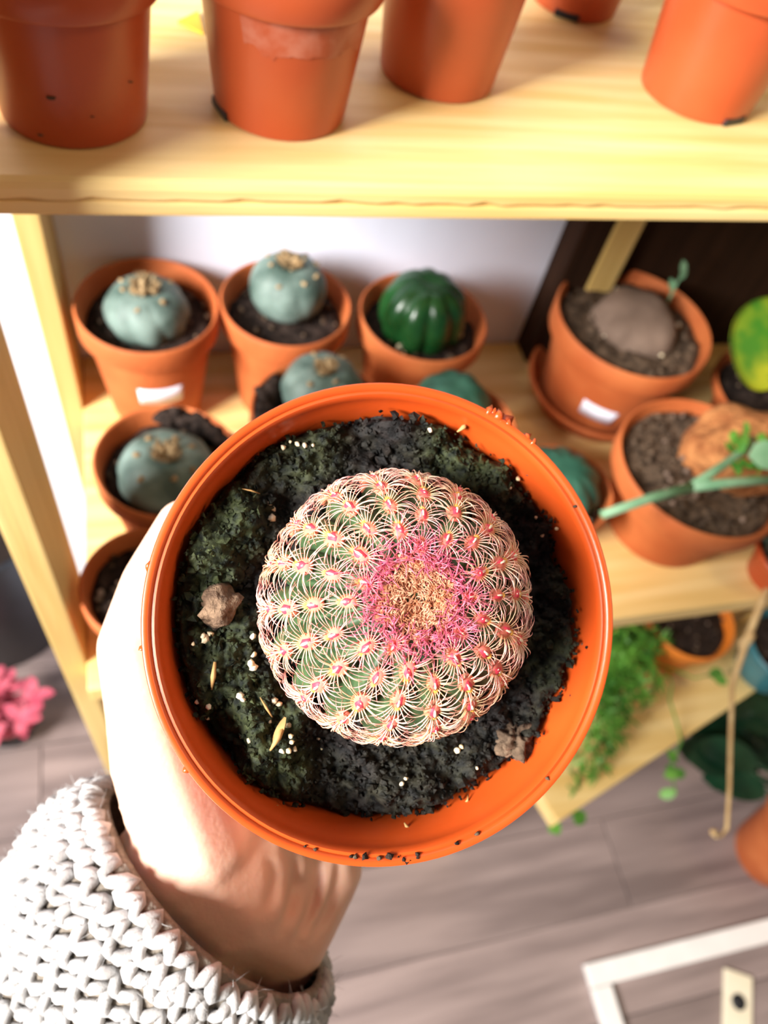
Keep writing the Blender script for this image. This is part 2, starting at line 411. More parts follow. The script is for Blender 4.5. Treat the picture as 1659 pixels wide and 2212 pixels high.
# left column
t, b, R, pot, so = shelf_pot('potted_lophophora', 'flat blue-grey button cactus with woolly star crown, left of held pot', 'potted cactus', 362, 990, 312, .078, group=G, seed=16)
p = onz(360, 998, b.z+.085); ribbed_body(t, (p.x,p.y,b.z+.075), .0285, .019, 7, 'lophophora_skin', .05, .25, .25, seed=9); tufts(t, (p.x,p.y,b.z+.075), .0285, .0195, 7, 8, .24, 7)
for k in range(10):
    a = .1+k*.16; MB().blob((b.x+R*.86*math.cos(a), b.y+R*.86*math.sin(a), b.z+.072), .006, 2, .6, k).build('soil_clod', 'soil_dark', so)
t, b, R, pot, so = shelf_pot('potted_seedling_cactus', 'terracotta pot of black soil dotted with pale grit behind thumb', 'potted cactus', 318, 1256, 284, .066, group=G, seed=17)
perlite_on(so, b, R*.8, .0595, 14, 9, 'caudex_grey')
p = onz(345, 1225, b.z+.07); ribbed_body(t, (p.x,p.y,b.z+.062), .018, .015, 8, 'lophophora_skin', .08, .1, .2, seed=3)
# right group
t, b, R, pot, so = shelf_pot('potted_ribbed_cactus', 'small blue-green ribbed cactus between held pot and large clay pots', 'potted cactus', 1215, 1050, 235, .052, group=G, seed=18)
p = onz(1215, 1030, b.z+.06); ribbed_body(t, (p.x,p.y,b.z+.05), .030, .022, 10, 'bluegreen_cactus_skin', .16, .05, .1, seed=4)
t, b, R, pot, so = shelf_pot('potted_caudex_plant', 'large clay pot on a saucer with grey boulder-shaped caudex', 'potted plant', 1372, 690, 352, .083, taper=.72, rimf=.24, soil='soil_gritty', fill=.9, grit=150, seed=19, up=.004)
Rs = R*.98
MB().lathe([(Rs*.80,0),(Rs*.82,.0004),(Rs*.97,.016),(Rs,.017),(Rs,.0185),(Rs-.003,.0188),(Rs-.0035,.017),(Rs*.78,.0035)], 64, T(b.x,b.y,b.z-.004), cap0=True, cap1=True).build('saucer', 'clay', t, sharp=40)
p = onz(1385, 672, b.z+.088)
MB().blob((p.x,p.y,b.z+.075), (.0335,.0325,.021), 4, .10, 3, fr=1.2).build('caudex', 'caudex_grey', t)
sp = MB(); q0 = Vector((p.x+.030, p.y+.012, b.z+.084)); sp.tube([q0, q0+Vector((.001,.003,.012)), q0+Vector((.003,.006,.026))], [.0012,.001,.0007], 5)
stem = sp.build('stem', 'stem_green', t)
for dz, dx in ((.010,-.004),(.020,.004),(.026,-.002)):
    MB().leaf(q0+Vector((.001,.003,dz)), (dx*100,.2,.8), (0,-1,.3), .010, .0028).build('leaf', 'stem_green', stem)
perlite_on(so, b, R*.85, .075, 14, 21)
sticker(t, b, R, .083, .72, .02, -PI/2-.50, .30, .018, .034, tilt=-.004)
t, b, R, pot, so = shelf_pot('potted_caudex_plant', 'wide clay pot with orange-tan caudex and long green forked stems', 'potted plant', 1522, 1003, 384, .070, taper=.70, rimf=.26, soil='soil_gritty', fill=.9, grit=200, seed=20)
perlite_on(so, b, R*.85, .066, 24, 22, 'caudex_grey')
p = onz(1625, 945, b.z+.085)
MB().blob((p.x,p.y,b.z+.070), (.046,.036,.028), 4, .14, 5, fr=1.6).build('caudex', 'caudex_orange', t)
j0 = onz(1493, 1052, b.z+.105)
e1 = onz(1300, 1112, b.z+.100); e2 = onz(1680, 1036, b.z+.108); e3 = onz(1606, 975, b.z+.104)
st = MB(); st.tube([e1, e1.lerp(j0,.5)+Vector((0,0,.002)), j0], [.0028,.0031,.0032], 8); st.tube([j0, j0.lerp(e2,.5)+Vector((0,0,.001)), e2], [.0032,.003,.0028], 8)
st.tube([j0, j0.lerp(e3,.5), e3, Vector((p.x,p.y,b.z+.09))], [.0031,.0028,.0028,.003], 8)
stem = st.build('stem', 'stem_green', t)
rnd = random.Random(3)
for k in range(26):
    q = onz(rnd.uniform(1575,1640), rnd.choice((rnd.uniform(1000,1035), rnd.uniform(940,985))), b.z+.104)
    MB().leaf(q, (rnd.uniform(-1,1),rnd.uniform(-1,1),rnd.uniform(.1,.6)), (0,0,1), rnd.uniform(.006,.011), .0025).build('leaf', 'leaf_fresh', stem)
q = onz(1690, 985, b.z+.112); MB().leaf(q, (-1,.1,.1), (0,-.3,1), .022, .010, round_=True).build('leaf', 'stem_green', stem)
# round leaf plant at the right edge
t, b, R, pot, so = shelf_pot('potted_round_leaf_plant', 'plant with one big round yellow-green leaf at right edge', 'potted plant', 1690, 850, 300, .05, seed=23)
lc = onz(1658, 742, b.z+.085)
rl = MB(); v = []; f = []; nn = Vector((-.1,-.75,.65)).normalized(); Mx = frame(lc, nn, (1,0,0)); RL = .0335
for i in range(9):
    for j in range(40):
        a = 2*PI*j/40; r = RL*i/8*(1+.03*math.sin(3*a+1)); v.append(Mx @ Vector((r*math.cos(a), r*math.sin(a)*1.05, .004*(i/8)**2*math.sin(2*a)+.003*(i/8)**2)))
for i in range(8):
    for j in range(40):
        a, b_ = i*40+j, i*40+(j+1) % 40; f.append((a, b_, b_+40, a+40))
k = len(v); v += [q-nn*.0008 for q in v]; f += [tuple(reversed([x+k for x in q])) for q in f]
f += [(8*40+j, k+8*40+j, k+8*40+(j+1)%40, 8*40+(j+1)%40) for j in range(40)]
leafo = rl.add(v, f).build('leaf', 'leaf_yellow_green', t)
MB().tube([lc-nn*.002, lc+Vector((.01,.01,-.03)), b+Vector((.0,.0,.045))], [.0012,.0015,.0018], 6).build('stem', 'stem_green', t)
# small dark red pot at the shelf's front right
z = Z_MID
t, b, R, pot, so = shelf_pot('potted_seedling', 'small brown red pot by front edge at far right', 'potted plant', 1722, 1196, 176, .032, m='plastic_terracotta', seed=24)
for k in range(7):
    a = k*.9; MB().leaf((b.x+.01*math.cos(a), b.y+.01*math.sin(a), b.z+.027), (math.cos(a),math.sin(a),.8), (0,0,1), .022, .006).build('leaf', 'leaf_dark', t)

# ------------------------------------------------------------------ empty-looking pots on the top shelf
G2 = 'brown red plastic pots on the top shelf'
def top_pot(label, px, py, wpx, seam_px, m='plastic_terracotta', notch=None, ratio=.73, h_over=1.28):
    p = onz(px, py, Z_TOP); rb = wpx*depth(p)/F/2; R = rb/ratio*1.0; base = Vector((p.x,p.y,Z_TOP))
    t = thing('plastic_pot', label, 'pot', base, G2)
    q = ony(px, seam_px, p.y-R*.93); zs = q.z-Z_TOP
    h = zs/.78; 
    prof, rs = pot_profile(R, h, h-zs, ratio)
    make_pot(t, base, R, h, h-zs, m, ratio, 72, notch)
    make_soil(t, base, R, h, h*.85, ratio, 'soil_dark', 0, int(px))
    return t, base, R, h, zs
t, b, R, h, zs = top_pot('brown red plastic pot, leftmost on the top shelf', 163, 238, 300, 62)
for a, z, s in ((-1.75,.018,.0007),(-1.3,.012,.0003),(-.75,.02,.0004),(-2.0,.004,.0005)):
    MB().blob((b.x+(R*.73+z*.12)*1.0*math.cos(a), b.y+(R*.73+z*.12)*math.sin(a), b.z+z), (s*1.8,s*.5,s), 1, .4, 2).build('dirt_speck', 'soil_gritty', t)
t, b, R, h, zs = top_pot('shiny plastic pot with pale water mark, second on top shelf', 605, 228, 280, 57, notch=(-2.85,))
# the dried water mark under the rim band: a thin limescale film
fm = MB(); v = []; f = []; rb = R*.73
prof, rs = pot_profile(R, h, h-zs, .73)
mat('limescale', (.52,.17,.10), (.44,.085,.03), rough=.5, scale=160)
for i in range(41):
    a = -2.25+1.75*i/40; lo = zs*(.74+.10*noise.noise(Vector((a*4,0,0)))+.05*noise.noise(Vector((a*17,4,0)))); hi = zs*.985
    if i in (0,40): lo = hi-.0005
    for z_ in (lo, hi):
        rr = rb+(rs-rb)*(z_-.002)/(zs-.002)+.00025; v.append((b.x+rr*math.cos(a), b.y+rr*math.sin(a), b.z+z_))
f = [(i*2, i*2+2, i*2+3, i*2+1) for i in range(40)]
fm.add(v, f).build('water_mark', 'limescale', t)
top_pot('plain brown red plastic pot, third along the top shelf', 943, 158, 250, -40)
top_pot('plastic pot set back on top shelf with dark slot at its foot', 1237, 6, 188, -150, notch=(-2.1,))
top_pot('plastic pot with dark slot at its foot, right end of top shelf', 1500, 203, 246, 30, notch=(-1.28,))
p = onz(412, 52, Z_TOP)
sun_mb = MB()  # thin yellow slab painted as a patch of sun on the board
q = [onz(384,52,Z_TOP), onz(428,30,Z_TOP), onz(440,78,Z_TOP)]
sun_mb.add([x+Vector((0,0,.0003)) for x in q]+[x+Vector((0,0,.0012)) for x in q], [(0,2,1),(3,4,5),(0,1,4,3),(1,2,5,4),(2,0,3,5)])
tag(sun_mb.build('sun_patch', 'sun_patch_yellow', smooth=False), 'small yellow patch of painted sunlight between two pots on top shelf', 'sun patch')

# ------------------------------------------------------------------ low bench, plants below and on the floor
A = Vector((.3777,.1265,0)); dx = Vector((.948,.3177,0)); dy = Vector((-.3177,.948,0))
Mb = Matrix(((dx.x,dy.x,0,A.x),(dx.y,dy.y,0,A.y),(0,0,1,0),(0,0,0,1)))
be = thing('wooden_bench', 'pale wooden bench turned at an angle below the shelf', 'bench', A)
MB().box(-.055, .42, 0, .075, Z_LOW-.024, Z_LOW, M=Mb, bev=.0015).build('bench_board', 'wood', be, smooth=False)
MB().box(-.055, .42, .079, .15, Z_LOW-.024, Z_LOW, M=Mb, bev=.0015).build('bench_board', 'wood', be, smooth=False)
for xx in (-.03, .36):
    for yy in (.045, .105):
        MB().box(xx, xx+.03, yy, yy+.03, 0, Z_LOW-.0245, M=Mb, bev=.001).build('leg', 'wood_upright', be, smooth=False)
t, b, R, pot, so = shelf_pot('potted_seedling', 'bright orange pot of dark soil on the low bench', 'potted plant', 1492, 1330, 204, .07, m='bright_orange', zs=Z_LOW, seed=31)
perlite_on(so, b, R*.8, .061, 10, 31, 'caudex_grey')
t, b, R, pot, so = shelf_pot('teal_planter', 'teal glazed pot at right edge on low bench', 'planter', 1712, 1395, 190, .06, m='teal_glaze', zs=Z_LOW, seed=32)
p = onz(1452, 1432, Z_LOW)
tag(MB().box(-.016,.016,-.008,.008,.0003,.003, M=T(p.x,p.y,p.z) @ Matrix.Rotation(.5,4,'Z'), bev=.0008).build('plant_tag', 'bright_orange', smooth=False), 'small orange plastic plant tag lying on the low bench', 'plant tag')
# trailing fern
fp = onz(1262, 1440, Z_LOW); fb = Vector((fp.x, fp.y, Z_LOW))
t = thing('potted_fern', 'feathery green asparagus fern trailing over the low bench', 'potted plant', fb)
make_pot(t, fb, .030, .05, .01, 'bright_orange'); make_soil(t, fb, .030, .05, .043, .66, 'soil_dark')
rnd = random.Random(5)
targets = [(1400,1370,.46),(1440,1400,.45),(1390,1440,.45),(1420,1480,.44),(1370,1500,.44),(1390,1530,.43),(1350,1560,.43),(1340,1590,.42),(1310,1630,.415),(1300,1660,.41),(1350,1350,.5),(1270,1700,.405),(1380,1390,.47),(1360,1450,.46),(1230,1740,.39),(1410,1420,.46),(1330,1530,.44),(1290,1610,.42)]
def frond(root, tip, mid_up, mname, nl, L):
    mid = root.lerp(tip,.5)+Vector((0,0,mid_up)); pts = [root.lerp(mid,s_).lerp(mid.lerp(tip,s_),s_) for s_ in [i/10 for i in range(11)]]
    mb = MB().tube(pts, [.0011-.0007*i/10 for i in range(11)], 4)
    for k in range(nl):
        s_ = .15+.85*k/nl; i = min(9,int(s_*10)); p = pts[i].lerp(pts[i+1], s_*10-i)
        d = Vector((rnd.gauss(0,1),rnd.gauss(0,1),rnd.gauss(0,1))).normalized()
        mb.leaf(p, d, (0,0,1), L*rnd.uniform(.6,1.3), L*.11, n=2)
    return mb.build('frond', mname, t)
root = fb+Vector((0,0,.046))
for (x,y,z_) in targets: frond(root, onz(x,y,z_), .05, 'leaf_fresh', 75, .014)
vp = [onz(1440,1440,.43), onz(1555,1455,.45), onz(1452,1480,.44), onz(1446,1510,.43), onz(1462,1560,.42), onz(1472,1600,.40), onz(1455,1640,.38)]
vine = MB().tube([root, *vp[0:1], vp[2], vp[3], vp[4], vp[5], vp[6]], .0012, 5).build('stem', 'leaf_fresh', t)
for (x,y,z_) in [(1440,1655,.37),(1450,1670,.37),(1462,1645,.37),(1435,1675,.37),(1460,1710,.36),(1190,1770,.37),(1200,1760,.37),(1238,1760,.37),(1245,1752,.37),(1560,1450,.44),(1540,1458,.44)]:
    MB().leaf(onz(x,y,z_), (rnd.uniform(-1,1),rnd.uniform(-1,.2),rnd.uniform(-.5,.2)), (0,-.3,1), .018, .006).build('leaf', 'leaf_fresh', vine)
frond(root, onz(1195,1768,.37), .03, 'leaf_fresh', 12, .012)
for path in ([vp[6], onz(1448,1665,.37), onz(1460,1710,.36)], [root, onz(1290,1680,.41), onz(1240,1755,.37), onz(1192,1768,.37)], [vp[0], onz(1500,1465,.445), onz(1560,1452,.44)]):
    MB().tube(path, .0009, 5).build('runner', 'leaf_fresh', vine)
# dried stem hanging past the shelf edge
ds = [onz(1700,1190,.71), onz(1650,1290,.70), onz(1612,1385,.66), onz(1582,1480,.62), onz(1578,1600,.58), onz(1576,1700,.55), onz(1570,1790,.53), onz(1558,1806,.53), onz(1545,1808,.532), onz(1541,1798,.535)]
mb = MB().tube(ds, [.0022,.0026,.0030,.0020,.0018,.0017,.0018,.0013,.0013,.0010], 7)
mb.blob(ds[-1], .003, 1, .4, 2); mb.blob(ds[2], (.004,.004,.009), 2, .4, 6)
tag(mb.build('dried_stem', 'dry_stem'), 'dry tan stem with curled tip hanging below shelf at right', 'stem')
# dark leafy plant on the floor at the right
fb = onz(1800, 1790, .16); b = Vector((fb.x, fb.y, 0))
t = thing('potted_leafy_plant', 'dark green glossy leafy plant in tan pot at right edge', 'potted plant', b)
make_pot(t, b, .075, .15, .03, 'clay'); make_soil(t, b, .075, .15, .13, .66, 'soil_dark')
for k in range(26):
    tip = onz(rnd.uniform(1575,1740), rnd.uniform(1495,1715), rnd.uniform(.20,.34)); r0 = b+Vector((rnd.uniform(-.02,.02),rnd.uniform(-.02,.02),.132))
    d = (tip-r0); d.z *= .2
    MB().tube([r0, r0.lerp(tip,.5)+Vector((0,0,.03)), tip], .0016, 5).build('stem', 'leaf_dark', t)
    MB().leaf(tip, d+Vector((rnd.uniform(-.03,.03),rnd.uniform(-.05,.02),-.02)), (0,0,1), rnd.uniform(.05,.07), rnd.uniform(.017,.024), round_=True, n=7).build('leaf', 'leaf_dark', t)
# black planter and pink plant on the floor at the left
t = thing('black_planter', 'black planter with green leaves in shadow at left edge', 'planter', (-.275,.62,0))
M = T(-.275,.62,0)
MB().lathe([(.10,0),(.102,.002),(.128,.29),(.132,.292),(.132,.30),(.126,.30),(.124,.29),(.10,.02)], 56, M, cap0=True, cap1=True).build('pot', 'black_plastic', t, sharp=40)
make_soil(t, (-.275,.62,0), .128, .30, .27, .8, 'soil_dark')
for k in range(34):
    a = rnd.random()*2*PI; r0 = Vector((-.30+.04*math.cos(a), .62+.04*math.sin(a), .275)); d = Vector((math.cos(a)*(.25 if math.cos(a) > 0 else 1),math.sin(a),rnd.uniform(.8,2.4)))
    tip = r0+d*rnd.uniform(.05,.12)
    MB().tube([r0, tip], .0018, 5).build('stem', 'leaf_dark', t)
    MB().leaf(tip, d, (0,0,1), rnd.uniform(.06,.1), .022, n=6).build('leaf', 'leaf_dark' if k % 3 else 'stem_green', t)
pc = onz(22, 1545, .06); b = Vector((pc.x-.005, pc.y, 0))
t = thing('potted_pink_plant', 'pink-leaved plant on the floor at left edge', 'potted plant', b)
make_pot(t, b, .036, .045, .01, 'black_plastic'); make_soil(t, b, .036, .045, .038, .66, 'soil_dark')
for k in range(6):
    a = k*1.05+.3; r0 = b+Vector((.012*math.cos(a), .012*math.sin(a), .04)); tip = r0+Vector((.03*math.cos(a), .03*math.sin(a), rnd.uniform(.03,.09)))
    st = MB().tube([r0, tip], .0016, 5).build('stem', 'leaf_pink', t)
    for e in range(9):
        q = r0.lerp(tip, .25+.75*e/8); aa = rnd.random()*6.3
        MB().leaf(q, (math.cos(aa),math.sin(aa),.35), (0,0,1), rnd.uniform(.018,.03), .0075, round_=True).build('leaf', 'leaf_pink', st)
# white metal frame lying on the floor
c0 = onz(1285, 2105, 0); c1 = onz(1659, 2010, 0); c2 = onz(1330, 2212, 0)
ux = (c1-c0).normalized(); uy = Vector((ux.y,-ux.x,0))
Mf = Matrix(((ux.x,-uy.x,0,c0.x),(ux.y,-uy.y,0,c0.y),(0,0,1,0),(0,0,0,1)))
t = thing('metal_frame', 'white square metal frame lying on the plank floor', 'frame', c0)
for x0,x1,y0,y1 in ((-.014,.46,-.014,.014),(-.014,.014,-.45,-.0145),(.432,.46,-.45,-.0145),(.0145,.4315,-.45,-.422)):
    MB().box(x0,x1,y0,y1,.0003,.012, M=Mf, bev=.002).build('bar', 'metal_white', t, smooth=False)
p = onz(1590, 2165, 0)
t = thing('hole_plate', 'small cream plate with dark hole inside the white frame', 'plate', p)
Mp = Matrix.Translation(p) @ Matrix.Rotation(-.5, 4, 'Z')
MB().box(-.02,.02,-.036,.036,.0003,.006, M=Mp, bev=.002).build('plate', 'cream_glaze', t, smooth=False)
MB().lathe([(.010,.0061),(.010,.0075),(.006,.0078)], 20, Mp, cap0=True, cap1=True).build('plug', 'black_plastic', t)

# ------------------------------------------------------------------ the held pot and its cactus
PC = C(846, 1334, .165)
pn = (RW @ Vector((.20,.10,1))).normalized()
PM = frame(PC, pn, RW @ Vector((1,0,0)))            # local z = pot axis, origin at rim centre
RP = .0508; HP = .078; TAP = .72
hero = thing('potted_cactus', 'pink spined hedgehog cactus in orange plastic pot held in hand', 'potted cactus', PM @ Vector((0,0,-HP)))
prof = [(RP*TAP*.9,-HP),(RP*TAP*.99,-HP+.0006),(RP*TAP,-HP+.002),(.0455,-.0135),(.0468,-.0135),(.0478,-.013),(.0484,-.011),(.0492,-.004),(.0500,-.0036),(.0506,-.0028),
        (.0509,-.0014),(.0506,-.0003),(.0499,0),(.0492,-.0003),(.0489,-.0008),(.0486,-.0007),(.0482,-.0006),(.0478,-.0010),(.0474,-.0024),(.0470,-.0050),(.0466,-.0055),(.0445,-.02),(RP*TAP-.003,-HP+.003)]
hp = MB().lathe(prof, 128, PM, cap0=True, cap1=True, rad=lambda a,i: 1+(.0015*math.sin(2*a+.6)+.0008*math.sin(5*a)) ).build('pot', 'orange_plastic', hero, sharp=50)
# torn flakes of plastic on the rim and grains of dirt
def rimpt(px, py, r=None, z=0):
    q = PM.inverted() @ onplane(px, py, PC, pn); a = math.atan2(q.y, q.x); r = r or q.to_2d().length
    return PM @ Vector((r*math.cos(a), r*math.sin(a), z))
for i, (x,y,s) in enumerate([(1078,862,.0013),(1092,872,.0015),(1104,884,.0014),(1113,893,.0010),(1150,925,.0009),(1164,944,.0010),(339,1228,.0010),(335,1398,.0008),(1085,858,.0010),(437,1640,.0008)]):
    MB().blob(rimpt(x,y,.0508,-.0012), s, 1, .8, i).build('torn_flake', 'orange_plastic', hp)
rnd = random.Random(12)
for i in range(46):
    a = rnd.choice((rnd.uniform(-2.4,.9), rnd.uniform(-2.0,-1.3))); z = -rnd.uniform(.001,.013); r = .0474-.0005 if z < -.004 else .0486
    r = .0470+.0017*0 - max(0,(-z-.0055))*.13 if z < -.0045 else .0488
    z = z if z < -.0045 else -.0004
    s = rnd.uniform(.0002,.00055)
    MB().blob(PM @ Vector((r*math.cos(a), r*math.sin(a), z)), (s*1.3,s,s), 1, .7, i).build('dirt_speck', 'soil_gritty' if i % 3 else 'soil_dark', hp)
for i,(x,y) in enumerate([(790,1852),(872,1858),(880,1862),(903,1852),(840,1850)]):
    MB().blob(rimpt(x,y,None,-.0003), rnd.uniform(.0004,.0009), 1, .8, i).build('dirt_speck', 'soil_dark', hp)

# soil surface
ramp = bpy.data.materials.new('mossy_soil'); ramp.use_nodes = True; nt = ramp.node_tree; bs = nt.nodes['Principled BSDF']; MATS['mossy_soil'] = ramp
bs.inputs['Roughness'].default_value = .7; bs.inputs['Specular IOR Level'].default_value = .22
a_ = nt.nodes.new('ShaderNodeAttribute'); a_.attribute_name = 'moss'
tc = nt.nodes.new('ShaderNodeTexCoord')
n1 = nt.nodes.new('ShaderNodeTexNoise'); n1.inputs['Scale'].default_value = 420; n1.inputs['Detail'].default_value = 6; nt.links.new(tc.outputs['Object'], n1.inputs['Vector'])
r1 = nt.nodes.new('ShaderNodeValToRGB'); r1.color_ramp.elements[0].position = .4; r1.color_ramp.elements[1].position = .75
r1.color_ramp.elements[0].color = (.002,.0015,.0015,1); r1.color_ramp.elements[1].color = (.022,.016,.014,1); nt.links.new(n1.outputs[0], r1.inputs[0])
r2 = nt.nodes.new('ShaderNodeValToRGB'); r2.color_ramp.elements[0].position = .35; r2.color_ramp.elements[1].position = .75
r2.color_ramp.elements[0].color = (.004,.007,.004,1); r2.color_ramp.elements[1].color = (.062,.076,.028,1); nt.links.new(n1.outputs[0], r2.inputs[0])
mx = nt.nodes.new('ShaderNodeMix'); mx.data_type = 'RGBA'; nt.links.new(a_.outputs['Fac'], mx.inputs[0]); nt.links.new(r1.outputs[0], mx.inputs[6]); nt.links.new(r2.outputs[0], mx.inputs[7])
nt.links.new(mx.outputs[2], bs.inputs['Base Color'])
bp = nt.nodes.new('ShaderNodeBump'); bp.inputs['Strength'].default_value = .9; bp.inputs['Distance'].default_value = .0012; nt.links.new(n1.outputs[0], bp.inputs['Height']); nt.links.new(bp.outputs[0], bs.inputs['Normal'])
SZ = -.0125
SP = PM @ Vector((0,0,SZ))
def soil_local(px, py):
    q = PM.inverted() @ onplane(px, py, SP, pn); return q.x, q.y
clumps = []                       # (x, y, radius, lift, moss) in the pot's own frame, from where the clumps lie in the photo
for px,py,rp,lift,ms in [(470,1130,95,.0045,1),(430,1230,80,.003,1),(460,1370,85,.0025,.9),(500,1500,80,.002,.9),(580,1560,70,.003,.9),(590,1650,75,.0025,.8),(1010,970,110,.0045,.85),(1100,1030,70,.002,.5),
                         (640,960,100,.002,.55),(870,900,90,.0055,0),(860,870,35,.004,0),(1200,1100,60,.004,.1),(1230,1250,60,.003,.35),(1250,1380,70,.002,.4),(1180,1420,80,.001,.45),(1270,1400,120,.0030,.3),(1220,1540,90,.0022,.2),(1130,1610,50,.003,.1),(930,1700,140,.0,.15),(740,1740,80,-.002,0),(570,1080,60,-.002,.1),(480,1600,60,-.004,0),(700,1680,80,-.002,.1)]:
    x,y = soil_local(px,py); clumps.append((x,y,rp*.178/F,lift,ms))
def soil_h(x, y):
    z = SZ; moss = 0
    for cx,cy,r,l,ms in clumps:
        d = math.hypot(x-cx,y-cy)/r; wgt = 1/(1+math.exp((d-1)*7)); z += l*wgt; moss = max(moss, ms*wgt)
    v = Vector((x,y,0))
    z += .0034*noise.fractal(v*120, 1, 2, 4) + .0010*noise.fractal(v*420+Vector((5,5,5)), 1, 2, 3) + .0016*abs(noise.noise(v*260)) + .0009*abs(noise.noise(v*700))
    return z, max(0,min(1,moss*1.1+.15*noise.noise(v*200)))
mb = MB(); v = []; ms_ = []; f = []; NR, NA = 120, 360
for i in range(NR+1):
    for j in range(NA):
        a = 2*PI*j/NA
        edge = .0449 + .0010*noise.noise(Vector((math.cos(a)*5, math.sin(a)*5, 2)))
        r = edge*(i/NR)
        x, y = r*math.cos(a), r*math.sin(a); z, m_ = soil_h(x,y)
        if i > NR-4: z -= .0008*(i-NR+4)
        z = min(z, -.0055)
        rmax = .0466-(-z-.0055)*.145-.0004
        if r > rmax: x *= rmax/r; y *= rmax/r
        v.append(PM @ Vector((x,y,z))); ms_.append(m_)
for i in range(NR):
    for j in range(NA):
        a, b_ = i*NA+j, i*NA+(j+1) % NA; f.append((a, b_, b_+NA, a+NA))
mb.add(v, f, moss=ms_)
soil = mb.build('soil', 'mossy_soil', hero)
rnd = random.Random(44); g = MB()
for k in range(5200):
    a = rnd.random()*2*PI; r = .0452*math.sqrt(rnd.random()); x,y = r*math.cos(a), r*math.sin(a)
    z, m_ = soil_h(x,y); s = rnd.uniform(.0002,.0006)*(1.0 if rnd.random() < .9 else 1.9)
    if r > .0425: z -= .001*rnd.random()
    rmax = .0466-(-z-.0055)*.145-s*.8
    if r > rmax: continue
    g.blob(PM @ Vector((x,y,z+s*.3)), (s*rnd.uniform(.7,1.4),s,s*rnd.uniform(.7,1.3)), 1, .9, k, fr=2.2, moss=min(1,m_*rnd.uniform(.6,1.2)))
g.build('soil_crumbs', 'mossy_soil', soil, kind='stuff', smooth=False)
def on_soil(px, py, lift=0):
    x,y = soil_local(px,py); z,_ = soil_h(x,y); return PM @ Vector((x,y,z+lift))
MB().blob(on_soil(472,1308,.001), (.0042,.0042,.0040), 3, .45, 9, fr=1.7).build('pebble', 'stone', soil, label='brown lumpy pebble')
MB().blob(on_soil(1105,1598,.0002), (.0038,.0038,.0028), 4, .5, 19, fr=3).build('soil_clod', 'soil_gritty', soil)
for i,(x,y,s) in enumerate([(447,1380,9),(440,1372,7),(455,1368,7),(420,1387,5),(472,1343,6),(548,1412,8),(540,1430,8),(546,1440,9),(545,1372,7),(518,1498,8),(523,1505,7),(590,1508,8),(600,1515,6),(427,1512,5),(452,1522,6),(448,1552,5),(580,1550,5),(620,1560,7),(623,1580,7),(626,1592,5),(605,1612,6),(620,1611,6),(634,1612,7),(520,1590,4),(536,1590,5),(985,1620,8),(995,1612,6),(1020,1652,5),(863,1688,5),(870,1675,4),(1183,1146,6),(1160,1158,5),(1275,1200,4),(1258,1322,6),(1278,1402,6),(640,965,6),(655,968,5),(610,972,6),(625,960,4),(672,970,4),(1105,1040,6),(1085,1060,4),(580,1090,8),(590,1100,7),(585,1120,8),(910,945,7),(1148,1120,4),(690,1600,4),(700,1625,3),(1120,1650,6),(1165,1655,5)]):
    MB().blob(on_soil(x,y,.0006), s*.178/F*rnd.uniform(.8,1.1), 1, .5, i).build('perlite', 'perlite', soil)
for (x0,y0,x1,y1,w_) in [(612,1555,580,1608,.0007),(465,1425,458,1485,.0006),(585,1540,560,1500,.0003),(1010,1715,1000,1735,.0003),(880,1790,868,1770,.0005),(990,930,970,945,.0006),(520,1060,560,1070,.0002),(1000,1740,1060,1752,.0003),(598,1735,590,1750,.0006),(950,1290,900,1270,.0002)]:
    p0, p1 = on_soil(x0,y0,.0012), on_soil(x1,y1,.001); MB().tube([p0, p0.lerp(p1,.5)+pn*.0012, p1], [w_*.5,w_,w_*.3], 5).build('straw', 'straw', soil)
MB().leaf(on_soil(612,1540,.0022), on_soil(585,1600,.001)-on_soil(612,1540,.002), pn, .0062, .0008).build('straw', 'straw', soil)

# cactus
CC = C(852, 1307, .1695)
can = (RW @ Vector((.15,.165,1))).normalized()
KM = frame(CC, can, RW @ Vector((1,0,0)))
RIBS = 18; CR, CH = .0272, .0270
def surf(theta, phi, off=0):
    """point and normal on the cactus, phi measured from the apex"""
    r = CR*math.sin(phi)**.92 if phi < PI/2 else CR*math.sin(phi); z = CH*math.cos(phi) - .0022*math.exp(-(math.sin(phi)/.17)**2)
    n = Vector((math.cos(theta)*math.sin(phi)/CR, math.sin(theta)*math.sin(phi)/CR, math.cos(phi)/CH)).normalized()
    return Vector((r*math.cos(theta), r*math.sin(theta), z)) + n*off, n
v = []; f = []; NT, NP = RIBS*10, 40
for i in range(NP+1):
    ph = .01+2.35*i/NP
    for j in range(NT):
        th = 2*PI*j/NT; fade = min(1, max(0,(ph-.18)*2))
        p, n = surf(th, ph, -.0046*fade*(1-abs(math.cos(RIBS*th/2))**.8)); v.append(KM @ p)
for i in range(NP):
    for j in range(NT):
        a, b_ = i*NT+j, i*NT+(j+1) % NT; f.append((a, a+NT, b_+NT, b_))
f.append(tuple(range(NT)))
body = MB().add(v, f).build('cactus', 'cactus_flesh', hero)

